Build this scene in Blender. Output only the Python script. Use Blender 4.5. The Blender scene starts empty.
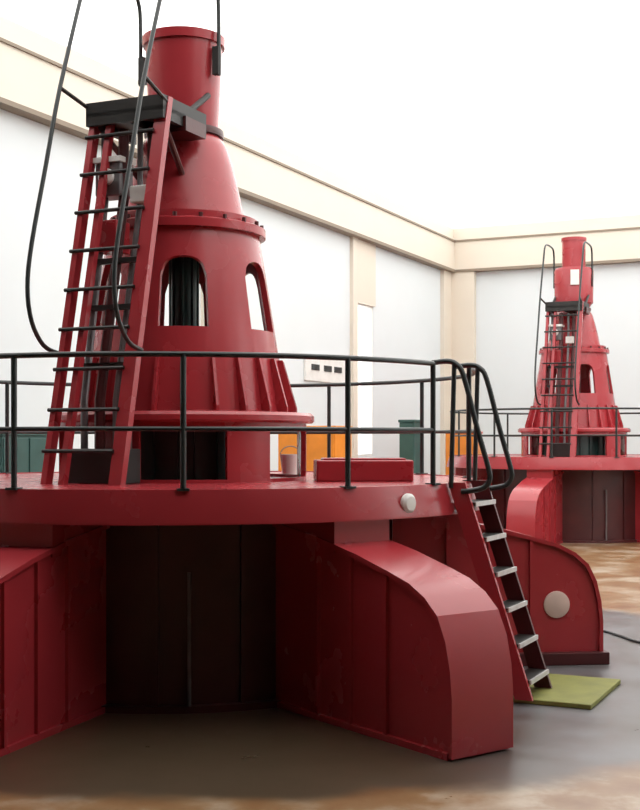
import bpy, bmesh, math, random
from mathutils import Vector, Matrix
random.seed(7)
R = math.radians
SC = bpy.context.scene
C = SC.collection

# ------------------------------------------------------------------ camera, sky, light, exposure
EYE = 2.34
cd = bpy.data.cameras.new('camera'); cam = bpy.data.objects.new('camera', cd); C.objects.link(cam)
cam.location = (0, 0, EYE); cam.rotation_euler = (R(90), 0, 0)
cd.sensor_width = 36; cd.lens = 36 * 1230 / 810; cd.shift_y = 34 / 810
cd.clip_end = 200
SC.camera = cam

w = bpy.data.worlds.new('overcast_sky'); SC.world = w; w.use_nodes = True
bg = w.node_tree.nodes['Background']
bg.inputs['Color'].default_value = (1.0, 0.985, 0.955, 1); bg.inputs['Strength'].default_value = 1.0

SC.view_settings.view_transform = 'Standard'
SC.view_settings.look = 'None'
SC.view_settings.gamma = 1
SC.view_settings.use_curve_mapping = False
SC.view_settings.exposure = 1.62

# ------------------------------------------------------------------ materials
def new_mat(name):
    m = bpy.data.materials.new(name); m.use_nodes = True
    nt = m.node_tree
    return m, nt, nt.nodes['Principled BSDF']

def paint(name, col, rough=0.4, var=0.15, scale=3.0, bump=0.0, metallic=0.0, spec=0.5, coat=0.0):
    """painted or bare surface: colour with slow uneven wear and fine relief"""
    m, nt, b = new_mat(name)
    tc = nt.nodes.new('ShaderNodeTexCoord')
    n = nt.nodes.new('ShaderNodeTexNoise'); n.inputs['Scale'].default_value = scale; n.inputs['Detail'].default_value = 6
    nt.links.new(tc.outputs['Object'], n.inputs['Vector'])
    r = nt.nodes.new('ShaderNodeValToRGB')
    r.color_ramp.elements[0].position = 0.3; r.color_ramp.elements[1].position = 0.7
    r.color_ramp.elements[0].color = tuple(c * (1 - var) for c in col) + (1,)
    r.color_ramp.elements[1].color = tuple(min(1, c * (1 + var)) for c in col) + (1,)
    nt.links.new(n.outputs['Fac'], r.inputs['Fac']); nt.links.new(r.outputs['Color'], b.inputs['Base Color'])
    mr = nt.nodes.new('ShaderNodeMapRange')
    mr.inputs['To Min'].default_value = max(0.03, rough - 0.03); mr.inputs['To Max'].default_value = rough + 0.03
    nt.links.new(n.outputs['Fac'], mr.inputs['Value']); nt.links.new(mr.outputs['Result'], b.inputs['Roughness'])
    b.inputs['Metallic'].default_value = metallic
    b.inputs['Specular IOR Level'].default_value = spec
    b.inputs['Coat Weight'].default_value = coat
    if bump:
        n2 = nt.nodes.new('ShaderNodeTexNoise'); n2.inputs['Scale'].default_value = scale * 9
        nt.links.new(tc.outputs['Object'], n2.inputs['Vector'])
        bp = nt.nodes.new('ShaderNodeBump'); bp.inputs['Strength'].default_value = bump; bp.inputs['Distance'].default_value = 0.01
        nt.links.new(n2.outputs['Fac'], bp.inputs['Height']); nt.links.new(bp.outputs['Normal'], b.inputs['Normal'])
    return m

RED = paint('red_enamel', (0.35, 0.029, 0.037), 0.27, 0.07, 1.2, 0.06, spec=0.5, coat=0.06)
REDDK = paint('shade_dark_red_enamel', (0.065, 0.010, 0.011), 0.4, 0.2, 2.5, 0.1)  # red darkened for the drum's shade; also on feet, bolts and small parts
RAIL = paint('black_green_paint', (0.016, 0.022, 0.022), 0.38, 0.2, 6)
BLACK = paint('black_steel', (0.014, 0.012, 0.011), 0.5, 0.2, 6)
TEAL = paint('dark_teal_enamel', (0.02, 0.05, 0.046), 0.35, 0.2, 6)
GREY = paint('grey_steel', (0.17, 0.16, 0.165), 0.35, 0.2, 7, metallic=0.4)
PALE = paint('pale_paint', (0.74, 0.73, 0.70), 0.45, 0.06, 6)
TREAD = paint('worn_steel_tread', (0.55, 0.54, 0.54), 0.4, 0.15, 9, metallic=0.3)
PINKPLATE = paint('faded_cover_plate', (0.62, 0.46, 0.40), 0.5, 0.08, 6)
WALL = paint('white_plaster', (0.675, 0.72, 0.735), 0.75, 0.015, 0.6)
DARKWALL = paint('unseen_dark_lining', (0.10, 0.075, 0.06), 0.7, 0.1, 0.8)  # invented dark finish for the unseen viewer's end, limits bounced light
CREAM = paint('cream_paint', (0.70, 0.635, 0.54), 0.6, 0.02, 0.8)
CREAMDK = paint('tan_moulding_and_shade', (0.24, 0.19, 0.14), 0.6, 0.05, 2)
ORANGE = paint('orange_enamel', (0.72, 0.24, 0.02), 0.4, 0.12, 3)
ORED = paint('orange_red_enamel', (0.62, 0.07, 0.02), 0.4, 0.12, 3)
GREEN = paint('dark_green_enamel', (0.03, 0.085, 0.075), 0.45, 0.15, 3)
OLIVE = paint('olive_rubber', (0.20, 0.20, 0.045), 0.7, 0.16, 5, 0.2)
RUBBER = paint('black_rubber', (0.012, 0.012, 0.013), 0.5, 0.1, 5)

def glass_mat(name, opacity):
    m, nt, b = new_mat(name)
    nt.nodes.remove(b)
    tr = nt.nodes.new('ShaderNodeBsdfTransparent')
    gl = nt.nodes.new('ShaderNodeBsdfGlossy'); gl.inputs['Roughness'].default_value = 0.1
    mx = nt.nodes.new('ShaderNodeMixShader'); mx.inputs['Fac'].default_value = opacity
    nt.links.new(tr.outputs[0], mx.inputs[1]); nt.links.new(gl.outputs[0], mx.inputs[2])
    nt.links.new(mx.outputs[0], nt.nodes['Material Output'].inputs['Surface'])
    return m
GLASS = glass_mat('clear_glazing', 0.04)

def floor_mat():
    m, nt, b = new_mat('polished_floor')
    N = nt.nodes.new; L = nt.links.new
    tc = N('ShaderNodeTexCoord')
    # distance from the middle of the grey painted ring around the near machine
    sub = N('ShaderNodeVectorMath'); sub.operation = 'SUBTRACT'
    sub.inputs[1].default_value = FLOOR_RING
    L(tc.outputs['Object'], sub.inputs[0])
    ln = N('ShaderNodeVectorMath'); ln.operation = 'LENGTH'; L(sub.outputs[0], ln.inputs[0])
    n1 = N('ShaderNodeTexNoise'); n1.inputs['Scale'].default_value = 0.9; n1.inputs['Detail'].default_value = 5; L(tc.outputs['Object'], n1.inputs['Vector'])
    ma = N('ShaderNodeMath'); ma.operation = 'MULTIPLY_ADD'; ma.inputs[1].default_value = 0.9; L(n1.outputs['Fac'], ma.inputs[0]); L(ln.outputs['Value'], ma.inputs[2])
    mr = N('ShaderNodeMapRange'); mr.interpolation_type = 'SMOOTHSTEP'
    mr.inputs['From Min'].default_value = 5.9; mr.inputs['From Max'].default_value = 6.25
    L(ma.outputs[0], mr.inputs['Value'])
    # grey coat
    n2 = N('ShaderNodeTexNoise'); n2.inputs['Scale'].default_value = 1.6; n2.inputs['Detail'].default_value = 8; L(tc.outputs['Object'], n2.inputs['Vector'])
    g = N('ShaderNodeValToRGB'); g.color_ramp.elements[0].position = 0.3; g.color_ramp.elements[1].position = 0.75
    g.color_ramp.elements[0].color = (0.07, 0.056, 0.048, 1); g.color_ramp.elements[1].color = (0.165, 0.165, 0.178, 1); L(n2.outputs['Fac'], g.inputs['Fac'])
    # tan coat with brown and pale worn blotches
    n3 = N('ShaderNodeTexNoise'); n3.inputs['Scale'].default_value = 1.3; n3.inputs['Detail'].default_value = 7; n3.inputs['Roughness'].default_value = 0.6; L(tc.outputs['Object'], n3.inputs['Vector'])
    t = N('ShaderNodeValToRGB'); t.color_ramp.elements[0].position = 0.35; t.color_ramp.elements[1].position = 0.66
    t.color_ramp.elements[0].color = (0.20, 0.085, 0.03, 1); t.color_ramp.elements[1].color = (0.46, 0.37, 0.28, 1)
    e = t.color_ramp.elements.new(0.5); e.color = (0.27, 0.155, 0.075, 1)
    L(n3.outputs['Fac'], t.inputs['Fac'])
    d2 = N('ShaderNodeVectorMath'); d2.operation = 'DISTANCE'; d2.inputs[1].default_value = HM.inverted() @ Vector((-2.0, 9.0, 0)); L(tc.outputs['Object'], d2.inputs[0])  # brown patch before the drum: shade and reflection painted into the grey coat
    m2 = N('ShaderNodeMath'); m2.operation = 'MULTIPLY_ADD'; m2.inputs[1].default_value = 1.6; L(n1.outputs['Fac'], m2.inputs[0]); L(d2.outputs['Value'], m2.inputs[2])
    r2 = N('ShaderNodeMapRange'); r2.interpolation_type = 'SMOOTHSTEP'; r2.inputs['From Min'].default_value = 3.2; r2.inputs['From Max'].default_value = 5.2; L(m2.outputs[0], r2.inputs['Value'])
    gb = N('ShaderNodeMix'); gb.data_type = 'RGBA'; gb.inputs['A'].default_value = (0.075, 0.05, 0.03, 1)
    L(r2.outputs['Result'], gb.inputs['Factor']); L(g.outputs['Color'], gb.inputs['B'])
    mx = N('ShaderNodeMix'); mx.data_type = 'RGBA'
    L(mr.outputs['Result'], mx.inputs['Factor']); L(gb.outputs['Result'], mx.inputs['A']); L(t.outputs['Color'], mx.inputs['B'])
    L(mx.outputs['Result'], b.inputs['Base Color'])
    rr = N('ShaderNodeMapRange'); rr.inputs['To Min'].default_value = 0.22; rr.inputs['To Max'].default_value = 0.4
    L(n2.outputs['Fac'], rr.inputs['Value']); L(rr.outputs['Result'], b.inputs['Roughness'])
    return m

# ------------------------------------------------------------------ mesh helpers
class MB:
    def __init__(s): s.bm = bmesh.new()
    def face(s, vs):
        try: return s.bm.faces.new(vs)
        except ValueError: return None
    def box(s, lo, hi, M=None, bev=0.0):
        b = bmesh.new()
        vs = [b.verts.new((x, y, z)) for x in (lo[0], hi[0]) for y in (lo[1], hi[1]) for z in (lo[2], hi[2])]
        for q in ((0,1,3,2),(4,6,7,5),(0,4,5,1),(2,3,7,6),(0,2,6,4),(1,5,7,3)): b.faces.new([vs[i] for i in q])
        bmesh.ops.recalc_face_normals(b, faces=b.faces[:])
        if bev: bmesh.ops.bevel(b, geom=b.edges[:], offset=bev, segments=2, affect='EDGES', profile=0.5)
        s._add(b, M)
        return s
    def _add(s, b, M=None):
        if M is not None: bmesh.ops.transform(b, matrix=M, verts=b.verts[:])
        me = bpy.data.meshes.new('tmp'); b.to_mesh(me); b.free(); s.bm.from_mesh(me); bpy.data.meshes.remove(me)
    def lathe(s, prof, n=64, close=False):
        """prof: list of (r, z) from bottom to top on the outside"""
        rings = []
        for r, z in prof:
            if r < 1e-6: rings.append([s.bm.verts.new((0, 0, z))])
            else: rings.append([s.bm.verts.new((r * math.sin(2*math.pi*i/n), -r * math.cos(2*math.pi*i/n), z)) for i in range(n)])
        pairs = list(zip(rings[:-1], rings[1:]))
        if close: pairs.append((rings[-1], rings[0]))
        for A, B in pairs:
            for i in range(n):
                j = (i + 1) % n
                if len(A) == 1 and len(B) == 1: continue
                if len(A) == 1: s.face([A[0], B[j], B[i]])
                elif len(B) == 1: s.face([A[i], A[j], B[0]])
                else: s.face([A[i], A[j], B[j], B[i]])
        return s
    def tube(s, pts, r=0.02, n=10, cap=True, cyc=False):
        pts = [Vector(p) for p in pts]; k = len(pts); rings = []
        up = Vector((0.31, 0.2, 0.93)).normalized(); prev = None
        for i, p in enumerate(pts):
            if cyc: d = pts[(i+1) % k] - pts[i-1]
            else: d = pts[min(i+1, k-1)] - pts[max(i-1, 0)]
            d.normalize()
            a = (prev - d * prev.dot(d)) if prev is not None else d.cross(up)
            if a.length < 1e-4: a = d.orthogonal()
            a.normalize(); prev = a; b = d.cross(a)
            rings.append([s.bm.verts.new(p + (a * math.cos(2*math.pi*q/n) + b * math.sin(2*math.pi*q/n)) * r) for q in range(n)])
        for i in range(k if cyc else k - 1):
            A, B = rings[i], rings[(i+1) % k]
            for q in range(n): s.face([A[q], A[(q+1) % n], B[(q+1) % n], B[q]])
        if cap and not cyc: s.face(rings[0][::-1]); s.face(rings[-1])
        return s
    def prism(s, poly, axis_a, axis_b, axis_n, h0, h1, org=(0,0,0)):
        """poly of (a, b) extruded from h0 to h1 along axis_n"""
        A, B, Nn, O = Vector(axis_a), Vector(axis_b), Vector(axis_n), Vector(org)
        lo = [s.bm.verts.new(O + A*a + B*b + Nn*h0) for a, b in poly]
        hi = [s.bm.verts.new(O + A*a + B*b + Nn*h1) for a, b in poly]
        s.face(lo[::-1]); s.face(hi); k = len(poly)
        for i in range(k): s.face([lo[i], lo[(i+1) % k], hi[(i+1) % k], hi[i]])
        return s
    def build(s, name, mat, parent=None, smooth=30):
        bmesh.ops.recalc_face_normals(s.bm, faces=s.bm.faces[:])
        me = bpy.data.meshes.new(name); s.bm.to_mesh(me); s.bm.free()
        me.materials.append(mat)
        if smooth:
            me.polygons.foreach_set('use_smooth', [True] * len(me.polygons))
            me.set_sharp_from_angle(angle=R(smooth))
        o = bpy.data.objects.new(name, me); C.objects.link(o)
        if parent: o.parent = parent
        return o

def share(src, name, parent, M=None):
    o = bpy.data.objects.new(name, src.data); C.objects.link(o); o.parent = parent
    if M is not None: o.matrix_local = M
    return o
def tag(o, label, cat, group=None):
    o['label'] = label; o['category'] = cat
    if group: o['group'] = group
    return o
def thing(name, label, cat, loc, rz=0, group=None):
    o = bpy.data.objects.new(name, None); C.objects.link(o); o.empty_display_size = 0.2
    o.location = loc; o.rotation_euler = (0, 0, rz)
    return tag(o, label, cat, group)
def copy_tree(o, parent=None):
    c = o.copy(); C.objects.link(c); c.parent = parent
    for ch in list(o.children): copy_tree(ch, c)
    return c
def smoothline(pts, sub=5):
    """Catmull-Rom through the points"""
    P = [Vector(p) for p in pts]; out = []
    for i in range(len(P) - 1):
        p0, p1, p2, p3 = P[max(i-1, 0)], P[i], P[i+1], P[min(i+2, len(P)-1)]
        for k in range(sub):
            t = k / sub
            out.append(0.5 * ((2*p1) + (p2-p0)*t + (2*p0-5*p1+4*p2-p3)*t*t + (3*p1-p0-3*p2+p3)*t**3))
    out.append(P[-1]); return out
def pol(r, deg, z): return Vector((r * math.sin(R(deg)), -r * math.cos(R(deg)), z))
def rot(deg): return Matrix.Rotation(R(deg), 4, 'Z')      # turns azimuth 0 to azimuth deg

# ------------------------------------------------------------------ the hall
G1 = Vector((-1.40, 12.66, 0)); G2 = Vector((6.15, 29.8, 0))
HALL = -R(25.25)                         # the hall's long axis against the view
HM = Matrix.Translation(G1) @ Matrix.Rotation(HALL, 4, 'Z')
BL, BR, AF, AB = -6.0, 11.0, -19.0, 25.49   # left, right, front, back faces (hall axes)
ZC = 8.85
FLOOR_RING = HM.inverted() @ Vector((-0.7, 13.6, 0))
def struct(name, mb, mat, parent=None, smooth=0):
    o = mb.build(name, mat, parent, smooth)
    if parent is None: o.matrix_world = HM; o['kind'] = 'structure'
    return o
T = 0.35
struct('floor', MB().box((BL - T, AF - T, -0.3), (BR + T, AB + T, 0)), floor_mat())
# left wall with one tall narrow window beside its pilaster
W0, W1, WZ0, WZ1 = 18.15, 19.3, 1.9, 5.85
m = MB()
m.box((BL - T, AF, 0), (BL, W0, ZC)).box((BL - T, W1, 0), (BL, AB, ZC)).box((BL - T, W0, 0), (BL, W1, WZ0)).box((BL - T, W0, WZ1), (BL, W1, ZC))
struct('wall_left', m, WALL)
win = struct('window_1', MB().box((BL - 0.04, W0 + 0.03, WZ0 + 0.03), (BL - 0.02, W1 - 0.03, WZ1 - 0.03)), GLASS)
fr = MB()
for lo, hi in (((W0, WZ0), (W0 + .04, WZ1)), ((W1 - .04, WZ0), (W1, WZ1)), ((W0, WZ0), (W1, WZ0 + .04)), ((W0, WZ1 - .04), (W1, WZ1))):
    fr.box((BL - 0.07, lo[0], lo[1]), (BL - 0.005, hi[0], hi[1]))
struct('window_frame', fr, PALE, win)
struct('wall_back', MB().box((BL - T, AB, 0), (BR + T, AB + T, ZC)), WALL)
# right wall: tall windows between piers; unseen viewer's end made dark to cut light
def window_wall(name, along, n, pier, zs, zt, x0, x1, y0, y1):
    mb = MB()
    mb.box((x0, y0, 0), (x1, y1, zs)); mb.box((x0, y0, zt), (x1, y1, ZC))
    L0, L1 = (y0, y1) if along == 'y' else (x0, x1)
    wd = ((L1 - L0) - (n + 1) * pier) / n
    for i in range(n + 1):
        s = L0 + i * (wd + pier)
        if along == 'y': mb.box((x0, s, zs), (x1, s + pier, zt))
        else: mb.box((s, y0, zs), (s + pier, y1, zt))
    return struct(name, mb, WALL)
struct('wall_right', MB().box((BR, AF, 0), (BR + T, -1.0, ZC)), DARKWALL)
window_wall('wall_right', 'y', 3, 3.0, 2.6, 7.4, BR, BR + T, -1.0, 19.0)
struct('wall_right', MB().box((BR, 19.0, 0), (BR + T, AB, ZC)), WALL)
struct('wall_front', MB().box((BL - T, AF - T, 0), (BR + T, AF, ZC)), DARKWALL)
GLZ = -5.2                                # the glazed roof begins here; a solid dark part is added nearer the viewer to cut light
struct('ceiling', MB().box((BL - T, GLZ, ZC), (BR + T, AB + T, ZC + 0.02)), GLASS)
struct('ceiling', MB().box((BL - T, AF - T, ZC), (BR + T, GLZ, ZC + 0.2)), DARKWALL)
# crane-beam cornice: cream fascia with its under-edge shadow put in as a tan strip and a thin moulding near its top
def cornice(n, side):
    if side == 'l':
        bx = lambda d, z0, z1, mat, nm: struct(nm, MB().box((BL, AF, z0), (BL + d, AB, z1)), mat)
    else:
        bx = lambda d, z0, z1, mat, nm: struct(nm, MB().box((BL, AB - d, z0), (BR, AB, z1)), mat)
    bx(0.22, 7.56, 8.42, CREAM, 'trim_%d' % n)
    bx(0.26, 7.48, 7.56, CREAMDK, 'trim_%d' % (n + 1))
    bx(0.26, 8.42, 8.47, CREAMDK, 'trim_%d' % (n + 2))
    bx(0.16, 8.47, ZC, CREAM, 'trim_%d' % (n + 3))
cornice(1, 'l'); cornice(5, 'b')
k = 9
for a in (-4.4, 3.0, 10.4, 17.78):        # pilasters of the left wall
    struct('trim_%d' % k, MB().box((BL, a, 0), (BL + 0.1, a + 0.3, 7.48)), CREAM); k += 1
struct('trim_%d' % k, MB().box((BL, W0 - 0.05, WZ1), (BL + 0.06, W1 + 0.05, 7.48)), CREAM); k += 1
struct('trim_%d' % k, MB().box((BL, AB - 0.22, 0), (BL + 0.85, AB, 7.48)), CREAM); k += 1
struct('trim_%d' % k, MB().box((BL, AB - 0.9, 0), (BL + 0.12, AB - 0.22, 7.48)), CREAM); k += 1

# ------------------------------------------------------------------ generator
DZ = 1.93                                 # deck height
ARM_TOP = [(2.0, 1.63), (2.75, 1.525), (3.3, 1.42), (3.7, 1.32), (3.95, 1.25), (4.13, 1.16), (4.27, 1.04), (4.36, 0.86), (4.41, 0.65), (4.43, 0.45), (4.43, 0.02)]
ARM_HW = 0.31
ARMS = (36, 96, 156, 216, 276, 340.5)

def shell(rz, z_rows, n, centers, half, arch, thick):
    """turned shell with openings: rz(z)->r, rows z0,z1(sill),z2(spring),z3; arch(u) rise over spring, u in -1..1"""
    bm = bmesh.new(); z0, z1, z2, z3 = z_rows
    angs = []
    step = 360 / len(centers)
    for c in centers:
        a0, a1 = c - half, c + half; nxt = c + step - half
        for i in range(n): angs.append((a0 + (a1 - a0) * i / n, c))
        m2 = max(4, int(n * (nxt - a1) / (a1 - a0)))
        for i in range(m2): angs.append((a1 + (nxt - a1) * i / m2, None))
    K = len(angs)
    def spring(i):
        a, c = angs[i]
        if c is None: return z2
        u = (a - c) / half
        return z2 + (arch(u) if abs(u) < 0.9999 else 0)
    cols = []
    for i, (a, c) in enumerate(angs):
        zs = (z0, z1, spring(i), z3)
        cols.append([bm.verts.new(pol(rz(z), a, z)) for z in zs])
    for i in range(K):
        j = (i + 1) % K
        openc = angs[i][1] is not None
        for row in range(3):
            if row == 1 and openc: continue
            bm.faces.new([cols[i][row], cols[j][row], cols[j][row+1], cols[i][row+1]])
    bmesh.ops.recalc_face_normals(bm, faces=bm.faces[:])
    bmesh.ops.solidify(bm, geom=bm.faces[:], thickness=thick)
    mb = MB(); mb.bm.free(); mb.bm = bm
    return mb

def make_arm(g):
    """arm at azimuth 0: local -y is outward"""
    A, B, Nn = (0, -1, 0), (0, 0, 1), (1, 0, 0)
    ins = 0.03
    side = [(r - (ins if z < 1.2 else 0), z - (ins if z >= 0.9 else 0)) for r, z in ARM_TOP]
    web = [(2.0, 0.02)] + [(side[i][0], side[i][1]) for i in range(len(side))]
    arm = MB().prism(web, A, B, Nn, -ARM_HW + 0.035, ARM_HW - 0.035).build('support_arm', RED, g)
    # curved flange plate wrapping over the arm and down its end
    out = ARM_TOP; inn = []
    for i, (r, z) in enumerate(out):
        p = Vector(out[max(i-1, 0)]); q = Vector(out[min(i+1, len(out)-1)]); d = (q - p).normalized()
        nrm = Vector((-d.y, d.x)); inn.append((r - nrm.x * 0.04, z - nrm.y * 0.04))
    fl = MB()
    L0 = [[fl.bm.verts.new((x, -r, max(z, 0.0))) for r, z in out] for x in (-ARM_HW, ARM_HW)]
    L1 = [[fl.bm.verts.new((x, -r, max(z, 0.0))) for r, z in inn] for x in (-ARM_HW, ARM_HW)]
    for i in range(len(out) - 1):
        fl.face([L0[0][i], L0[0][i+1], L0[1][i+1], L0[1][i]]); fl.face([L1[0][i], L1[1][i], L1[1][i+1], L1[0][i+1]])
        for s in (0, 1): fl.face([L0[s][i], L1[s][i], L1[s][i+1], L0[s][i+1]])
    for i in (0, len(out) - 1): fl.face([L0[0][i], L0[1][i], L1[1][i], L1[0][i]])
    fl.build('flange', RED, arm, 21)
    MB().box((-ARM_HW, -4.38, 0), (ARM_HW, -2.0, 0.05)).build('bottom_flange', RED, arm, 0)
    def top(r):
        for (r0, z0), (r1, z1) in zip(ARM_TOP, ARM_TOP[1:]):
            if r0 <= r <= r1: return z0 + (z1 - z0) * (r - r0) / (r1 - r0)
        return 0.5
    for sx in (-1, 1):
        for r in (2.75, 3.2, 3.65):
            x = sx * (ARM_HW - 0.035)
            MB().box((min(x, x + sx*0.03), -r - 0.015, 0.05), (max(x, x + sx*0.03), -r + 0.015, top(r) - 0.05)).build('stiffener', RED, arm, 0)
    MB().box((-ARM_HW + 0.02, -2.98, 1.40), (ARM_HW - 0.02, -2.25, 1.675)).build('bracket', RED, arm, 0)
    return arm

def make_generator():
    g = thing('generator', 'near large red hydro generator with a conical tower, filling the foreground', 'generator', G1, 0, 'red generators in the hall')
    # stator drum
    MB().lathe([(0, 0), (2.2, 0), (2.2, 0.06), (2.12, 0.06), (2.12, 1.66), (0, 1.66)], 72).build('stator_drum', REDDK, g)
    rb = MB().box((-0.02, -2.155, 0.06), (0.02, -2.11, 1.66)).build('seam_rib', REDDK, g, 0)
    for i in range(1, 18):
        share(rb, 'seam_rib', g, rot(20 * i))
    MB().tube([pol(2.18, 7.5, 0.06), pol(2.18, 7.5, 1.2)], 0.018, 8).build('conduit', GREY, g)
    # deck and fascia
    MB().lathe([(0, 1.66), (2.96, 1.66), (2.96, DZ), (0, DZ)], 96).build('deck', RED, g)
    MB().lathe([(2.93, 1.665), (3.07, 1.665), (3.07, 1.685), (2.99, DZ + 0.01), (2.93, DZ + 0.01)], 96, True).build('deck_rim', RED, g)
    dl = MB().lathe([(0, 0), (0.085, 0), (0.085, 0.03), (0.06, 0.05), (0, 0.055)], 20).build('rim_lamp', PALE, g)
    dl.matrix_local = Matrix.Translation(pol(3.03, 45, 1.79)) @ rot(45) @ Matrix.Rotation(R(90), 4, 'X')
    dl['label'] = 'round white lamp on the red deck rim'
    # six radial arms
    proto = make_arm(g); proto.matrix_local = rot(ARMS[0])
    arms = [proto]
    for a in ARMS[1:]:
        c = copy_tree(proto, g); c.matrix_local = rot(a); arms.append(c)
    arms[1].matrix_local = rot(ARMS[1]) @ Matrix.Diagonal((1, 0.98, 1, 1))
    for arm in (arms[1], arms[2], arms[4]):
        MB().box((-ARM_HW - 0.06, -4.48, 0), (ARM_HW + 0.06, -2.4, 0.13), None, 0.01).build('foot', REDDK, arm, 0)
        cv = MB().lathe([(0, 0), (0.14, 0), (0.14, 0.015), (0.12, 0.022), (0, 0.022)], 28).build('cover_plate', PINKPLATE, arm)
        cv.matrix_local = Matrix.Translation((-ARM_HW + 0.035, -3.93, 0.62)) @ Matrix.Rotation(R(-90), 4, 'Y')
        cv['label'] = 'round pale cover plate'
    # lower housing with six openings, dark winding inside
    hs = [60 * i + 6 for i in range(6)]
    shell(lambda z: 1.26, (DZ, DZ + 0.03, 2.44, 2.52), 8, hs, 19.0, lambda u: 0, 0.05).build('lower_housing', RED, g, 35)
    MB().lathe([(0.84, DZ), (0.84, 2.5), (0.2, 2.5)], 48).build('winding', TEAL, g)
    wb = MB().box((-0.03, -0.88, DZ), (0.03, -0.835, 2.5)).build('winding_bar', TEAL, g, 0)
    for i in range(1, 24): share(wb, 'winding_bar', g, rot(15 * i))
    MB().lathe([(1.0, 2.50), (1.32, 2.50), (1.34, 2.52), (1.34, 2.57), (1.31, 2.60), (1.0, 2.62)], 96).build('ledge', RED, g)
    # body with six arched windows
    rb_ = lambda z: 1.07 - (z - 2.6) * (1.07 - 0.775) / (4.42 - 2.6)
    shell(rb_, (2.6, 3.42, 3.93, 4.42), 14, hs, 15.0, lambda u: 0.18 * (1 - abs(u) ** 2.6) ** 0.5, 0.06).build('body', RED, g, 35)
    MB().lathe([(0.135, 2.5), (0.135, 4.5)], 24).build('shaft', TEAL, g)
    for i in range(8): MB().tube([pol(0.14, 45*i, 2.6), pol(0.14, 45*i, 4.4)], 0.016, 6).build('shaft_rod', TEAL, g)
    gs = MB().prism([(0.98, 2.61), (1.17, 2.61), (1.17, 2.66), (1.03, 3.14), (0.97, 3.14)], (0, -1, 0), (0, 0, 1), (1, 0, 0), -0.014, 0.014).build('gusset', RED, g, 0)
    for i in range(1, 24): share(gs, 'gusset', g, rot(15 * i + 7))
    gs.matrix_local = rot(7)
    MB().lathe([(0.7, 4.40), (0.84, 4.40), (0.84, 4.48), (0.80, 4.50), (0.76, 4.50), (0.76, 4.57), (0.58, 4.58)], 72).build('flange', RED, g)
    bt = MB().tube([pol(0.80, 0, 4.49), pol(0.80, 0, 4.535)], 0.022, 6).build('bolt', REDDK, g)
    for i in range(1, 20): share(bt, 'bolt', g, rot(18 * i))
    MB().lathe([(0.63, 4.57), (0.61, 4.66), (0.565, 4.88), (0.51, 5.11), (0.45, 5.31), (0.40, 5.40), (0.35, 5.45)], 64).build('cone', RED, g, 50)
    MB().lathe([(0.3, 5.43), (0.405, 5.43), (0.41, 5.46), (0.405, 5.50), (0.3, 5.50)], 64).build('collar', REDDK, g)
    MB().lathe([(0.355, 5.50), (0.395, 6.36), (0.42, 6.36), (0.425, 6.45), (0.385, 6.45), (0.37, 6.42), (0, 6.42)], 64).build('head_cylinder', RED, g)
    return g

g1 = make_generator()

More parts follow.
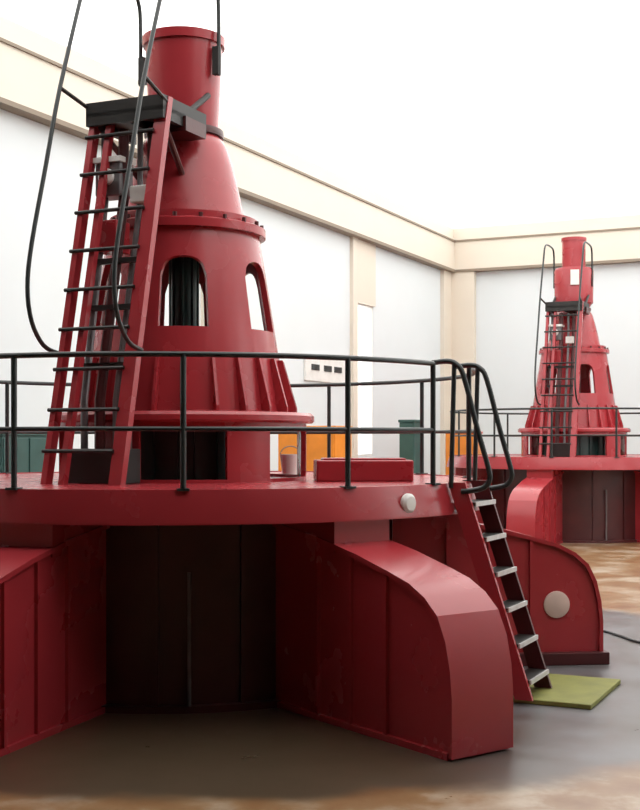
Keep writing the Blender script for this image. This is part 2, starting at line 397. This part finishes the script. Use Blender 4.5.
# ------------------------------------------------------------------ tower ladder with platform and hand rails (azimuth -24)
LAZ = -24.0
def lad(r, t, z):                         # r outwards, t sideways (right seen from outside the near side), z up
    return rot(LAZ) @ Vector((t, -r, z))
def make_ladder():
    l = thing('tower_ladder', 'steep red ladder with black rungs and pipe rails leaning on the near tower', 'ladder', G1, 0, 'tower ladders')
    rl = lambda z: 1.81 - 0.81 * (z - DZ) / (5.53 - DZ)
    def stringer(t0, t1, name, d=0.10):
        mb = MB(); zs = (DZ, 5.56)
        vs = []
        for z in zs:
            for t in (t0, t1):
                for q in (-d/2, d/2): vs.append(mb.bm.verts.new(lad(rl(z) + q, t, z)))
        for f in ((0,1,3,2),(4,6,7,5),(0,4,5,1),(2,3,7,6),(0,2,6,4),(1,5,7,3)): mb.face([vs[i] for i in f])
        return mb.build(name, RED, l, 0)
    stringer(-0.41, -0.35, 'stringer'); stringer(-0.23, -0.17, 'stringer', 0.07); stringer(0.31, 0.44, 'stringer', 0.08)
    z = DZ + 0.3
    while z < 5.45:
        MB().tube([lad(rl(z) + 0.055, -0.43, z), lad(rl(z) + 0.055, 0.33, z)], 0.019, 8).build('rung', BLACK, l); z += 0.375
    rail = [(1.54, 3.14), (1.75, 3.20), (1.92, 3.40), (1.98, 3.70), (1.92, 4.10), (1.71, 4.85), (1.50, 5.60), (1.15, 6.60), (1.06, 6.83), (0.86, 6.95), (0.30, 6.95), (0.14, 6.85), (0.10, 6.6), (0.10, 6.0)]
    for t in (-0.46, 0.46):
        MB().tube(smoothline([lad(r, t, z) for r, z in rail], 4), 0.021, 10).build('hand_rail', RAIL, l)
        MB().tube([lad(1.49, t, 5.62), lad(1.0, t * 0.9, 5.50)], 0.02, 8).build('rail_brace', BLACK, l)
        MB().tube([lad(1.54, t, 3.14), lad(1.54, t * 0.8, 3.14)], 0.02, 8).build('rail_brace', BLACK, l)
        MB().box((-0.035, -0.03, -0.14), (0.035, 0.03, 0.14), Matrix.Translation(lad(0.10, t * 0.95, 6.15)) @ rot(LAZ)).build('rail_clamp', BLACK, l, 0)
    # platform: dark tread plate with a frame and two braces down to the tower
    M = rot(LAZ)
    p = MB().box((-0.43, -1.12, 5.42), (0.43, -0.42, 5.46), M).build('platform', BLACK, l, 0)
    for lo, hi in (((-0.43, -1.12), (0.43, -1.07)), ((-0.43, -1.07), (-0.38, -0.30)), ((0.38, -1.07), (0.43, -0.30)), ((-0.02, -1.07), (0.03, -0.42))):
        MB().box((lo[0], lo[1], 5.34), (hi[0], hi[1], 5.56), M).build('platform_beam', BLACK, p, 0)
    for t in (-0.36, 0.36):
        MB().tube([lad(1.02, t, 5.36), lad(0.46, t * 0.7, 4.95)], 0.03, 8).build('platform_brace', REDDK, l)
        MB().tube([lad(0.62, t * 1.1, 5.5), lad(0.20, t * 1.1, 5.78)], 0.03, 8).build('platform_brace', BLACK, l)
    MB().box((0.05, -0.75, 5.30), (0.46, -0.36, 5.44), M).build('bracket_plate', REDDK, l, 0)
    return l
l1 = make_ladder()

# ------------------------------------------------------------------ pipework and actuator between ladder and tower
def make_pipes():
    p = thing('governor_pipework', 'grey pipes and actuator box behind the ladder of the near tower', 'pipework', G1, 0, 'governor pipework')
    for t, r0, r1, rad, mt in ((-0.28, 1.36, 1.02, 0.035, GREY), (-0.08, 1.40, 1.0, 0.05, REDDK), (0.08, 1.38, 0.96, 0.028, GREY), (0.2, 1.36, 0.95, 0.04, REDDK)):
        MB().tube([lad(r0, t, DZ), lad(r0, t, 2.7), lad(r1, t, 4.62), lad(r1, t, 5.3)], rad, 10).build('pipe', mt, p)
    b = MB().box((-0.34, -1.10, 4.66), (-0.06, -0.86, 4.98), rot(LAZ), 0.015).build('actuator', GREY, p, 0)
    MB().tube([lad(1.1, -0.2, 4.84), lad(1.14, -0.2, 4.84)], 0.08, 20).build('dial', PALE, b)
    MB().box((-0.36, -1.12, 4.98), (-0.04, -0.84, 5.03), rot(LAZ)).build('cap', PALE, b, 0)
    MB().box((0.04, -1.08, 4.58), (0.22, -0.9, 4.74), rot(LAZ), 0.01).build('valve', PALE, p, 0)
    MB().box((-0.32, -1.16, 4.12), (-0.06, -0.92, 4.42), rot(LAZ), 0.01).build('relay_box', RED, p, 0)
    for z in (3.0, 3.55, 4.0): MB().box((-0.36, -1.44 + 0.2 * (z - 2.7), z), (0.28, -1.38 + 0.2 * (z - 2.7), z + 0.05), rot(LAZ)).build('pipe_clip', BLACK, p, 0)
    MB().box((-0.34, -1.56, DZ), (0.30, -1.30, DZ + 0.32), rot(LAZ), 0.01).build('junction_box', BLACK, p, 0)
    return p
p1 = make_pipes()

# ------------------------------------------------------------------ deck guard rail
RR = 2.97
STAIR = 64.3
def make_guard():
    q = thing('guard_rail', 'black pipe guard rail round the deck of the near generator', 'railing', G1, 0, 'deck guard rails')
    a0, a1 = STAIR + 7.5, 360 + 54
    for z in (DZ + 1.08, DZ + 0.49):
        MB().tube([pol(RR, a0 + (a1 - a0) * i / 110, z) for i in range(111)], 0.023 if z > 2.9 else 0.019, 10).build('rail', RAIL, q)
    posts = [a0, a1] + [6.2 + 27.1 * i for i in range(-8, 2)] + [95, 120]
    for a in posts:
        po = MB().tube([pol(RR, a, DZ), pol(RR, a, DZ + 1.08)], 0.024, 10).build('post', RAIL, q)
        MB().box((-0.05, -RR - 0.05, DZ), (0.05, -RR + 0.05, DZ + 0.02), rot(a)).build('foot_plate', RAIL, po, 0)
    return q
q1 = make_guard()

# ------------------------------------------------------------------ access stair
def st(r, t, z): return rot(STAIR) @ Vector((t, -r, z))
def make_stair(zb):
    s = thing('access_stair', 'steep red ship stair with pale treads leading up to the near deck', 'stair', G1, 0, 'deck stairs')
    rs = lambda z: 3.06 + 0.62 * (1.95 - z) / 1.9
    for t in (-0.31, 0.31):
        mb = MB(); vs = []
        for z in (zb, 1.95):
            for tt in (t - 0.02, t + 0.02):
                for dr in (-0.07, 0.09): vs.append(mb.bm.verts.new(st(rs(z) + dr, tt, z)))
        for f in ((0,1,3,2),(4,6,7,5),(0,4,5,1),(2,3,7,6),(0,2,6,4),(1,5,7,3)): mb.face([vs[i] for i in f])
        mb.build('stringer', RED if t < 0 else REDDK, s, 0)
    for i in range(6):
        z = 1.76 - 0.31 * i
        r = rs(z)
        tr = MB().box((-0.29, -r - 0.11, z - 0.02), (0.29, -r + 0.07, z + 0.012), rot(STAIR)).build('tread', BLACK, s, 0)
        MB().box((-0.29, -r - 0.12, z - 0.025), (0.29, -r - 0.10, z + 0.015), rot(STAIR)).build('nosing', TREAD, tr, 0)
    for t in (-0.33, 0.33):
        pts = [(2.84, 3.03), (2.98, 3.04), (3.07, 3.01), (3.14, 2.90), (3.27, 2.42), (3.37, 2.08), (3.38, 1.98), (3.33, 1.91), (3.22, 1.88), (3.12, 1.87)]
        MB().tube(smoothline([st(r, t, z) for r, z in pts], 4), 0.025, 10).build('hand_rail', RAIL, s)
        MB().tube([st(3.02, t, 1.9), st(3.05, t, 3.02)], 0.022, 8).build('post', RAIL, s)
    return s
s1 = make_stair(0.052)

# ------------------------------------------------------------------ the far machine: the same, copied part by part
def far(o, label):
    c = copy_tree(o); c.location = G2; c['label'] = label; return c
g2 = far(g1, 'far smaller-looking red hydro generator standing by the back wall')
l2 = far(l1, 'red ladder with black rungs on the far tower')
p2 = far(p1, 'grey pipework behind the ladder of the far tower')
q2 = far(q1, 'thin dark guard rail round the deck of the far generator')
for ch in g2.children:                    # the far machine's nearest arm stands a little further round
    if ch.name.startswith('support_arm') and abs(ch.rotation_euler.z - R(340.5 - 360)) < 0.02: ch.rotation_euler.z = R(-26)
MB().lathe([(0.28, 6.42), (0.28, 7.12), (0.30, 7.12), (0.30, 7.2), (0, 7.2)], 40).build('cap_cylinder', RED, g2)
MB().lathe([(0.355, 5.50), (0.46, 5.62), (0.47, 6.40), (0.44, 6.46), (0.28, 6.46)], 48).build('guard_drum', RED, g2)
npl = MB().box((-0.1, -0.50, 6.02), (0.1, -0.46, 6.38), rot(-9)).build('name_plate', PALE, g2, 0)
npl['label'] = 'pale blank plate on the drum'

# ------------------------------------------------------------------ things on the near deck
tag(MB().box((-0.47, -0.25, 0), (0.47, 0.25, 0.205), None, 0.015).box((-0.40, -0.2, 0.2), (0.40, 0.2, 0.225), None, 0.008).build('duct_box', RED, None, 0),
    'low long red box lying on the near deck behind the railing', 'box')
bpy.data.objects['duct_box'].location = (0.42, 12.1, DZ); bpy.data.objects['duct_box'].rotation_euler = (0, 0, R(4))
pail = thing('pail', 'small white pail on the near deck, glimpsed through the lower opening', 'pail', (-0.33, 13.75, DZ))
MB().lathe([(0, 0), (0.09, 0), (0.12, 0.24), (0.11, 0.24), (0.085, 0.02), (0, 0.02)], 24).build('bucket', PALE, pail)
MB().tube([(0.115 * math.cos(R(a)), 0.03, 0.23 + 0.1 * math.sin(R(a))) for a in range(0, 181, 15)], 0.006, 6).build('handle', GREY, pail)

# ------------------------------------------------------------------ things on the hall floor
def on_floor(o, x, y, rz=HALL): o.location = (x, y, 0); o.rotation_euler = (0, 0, rz)
mat_ = MB().box((-1.15, 0, 0), (0, 1.25, 0.045), None, 0.008).build('rubber_mat', OLIVE, None, 0)
tag(mat_, 'olive green mat on the floor at the foot of the near stair', 'mat'); on_floor(mat_, 2.34, 10.62)
cable = MB().tube(smoothline([(2.6, 15.3, .014), (3.0, 15.15, .014), (3.4, 14.95, .014), (3.55, 14.5, .014), (3.68, 14.05, .014), (4.2, 13.4, .014), (4.9, 13.1, .014)], 6), 0.014, 8).build('cable', RUBBER)
tag(cable, 'black cable trailing over the floor at the right edge', 'cable')

def machine(name, label, x, y, wd, dp, h, mat, cat, lid=None):
    """floor-standing enclosure: plinth, body, doors with handles, top"""
    t = thing(name, label, cat, (x, y, 0), HALL)
    MB().box((-wd/2 + .03, -dp/2 + .03, 0), (wd/2 - .03, dp/2 - .03, 0.1)).build('plinth', BLACK, t, 0)
    MB().box((-wd/2, -dp/2, 0.1), (wd/2, dp/2, h - 0.06), None, 0.012).build('body', mat, t, 0)
    MB().box((-wd/2 - .02, -dp/2 - .02, h - 0.06), (wd/2 + .02, dp/2 + .02, h), None, 0.01).build('top', lid or mat, t, 0)
    n = max(1, round(wd / 0.6)); dw = wd / n
    for i in range(n):
        x0 = -wd/2 + i * dw
        d = MB().box((x0 + .02, -dp/2 - .02, 0.14), (x0 + dw - .02, -dp/2, h - 0.1), None, 0.005).build('door', mat, t, 0)
        MB().tube([(x0 + dw - .08, -dp/2 - .05, h * .5 - .08), (x0 + dw - .08, -dp/2 - .05, h * .5 + .08)], 0.012, 6).build('handle', BLACK, d)
    return t
machine('equipment_cabinet', 'large orange cabinet on the hall floor behind the near tower', -0.1, 24.6, 1.25, 0.8, 2.6, ORANGE, 'cabinet')
machine('equipment_cabinet', 'orange cabinet with a red lid near the far corner of the hall', 4.0, 34.2, 0.8, 0.8, 2.55, ORANGE, 'cabinet', ORED)
machine('equipment_cabinet', 'slim dark green upright cabinet between the two generators', 1.92, 26.2, 0.34, 0.4, 2.75, GREEN, 'cabinet')
machine('equipment_cabinet', 'wide dark green cabinet by the white wall at the left edge', -4.7, 18.8, 1.2, 0.6, 2.45, GREEN, 'cabinet').rotation_euler.z = HALL + R(90)

# white board with three dark slots on the left wall
sg = thing('wall_board', 'white board with a row of three dark slots on the plaster wall', 'board', (0, 0, 0))
sg.matrix_world = HM
MB().box((BL, 15.1, 3.72), (BL + 0.06, 17.35, 4.32), None, 0.01).build('panel', PALE, sg, 0)
for a in (15.4, 16.1, 16.7): MB().box((BL + 0.06, a, 3.98), (BL + 0.08, a + 0.42, 4.12)).build('slot', BLACK, sg, 0)
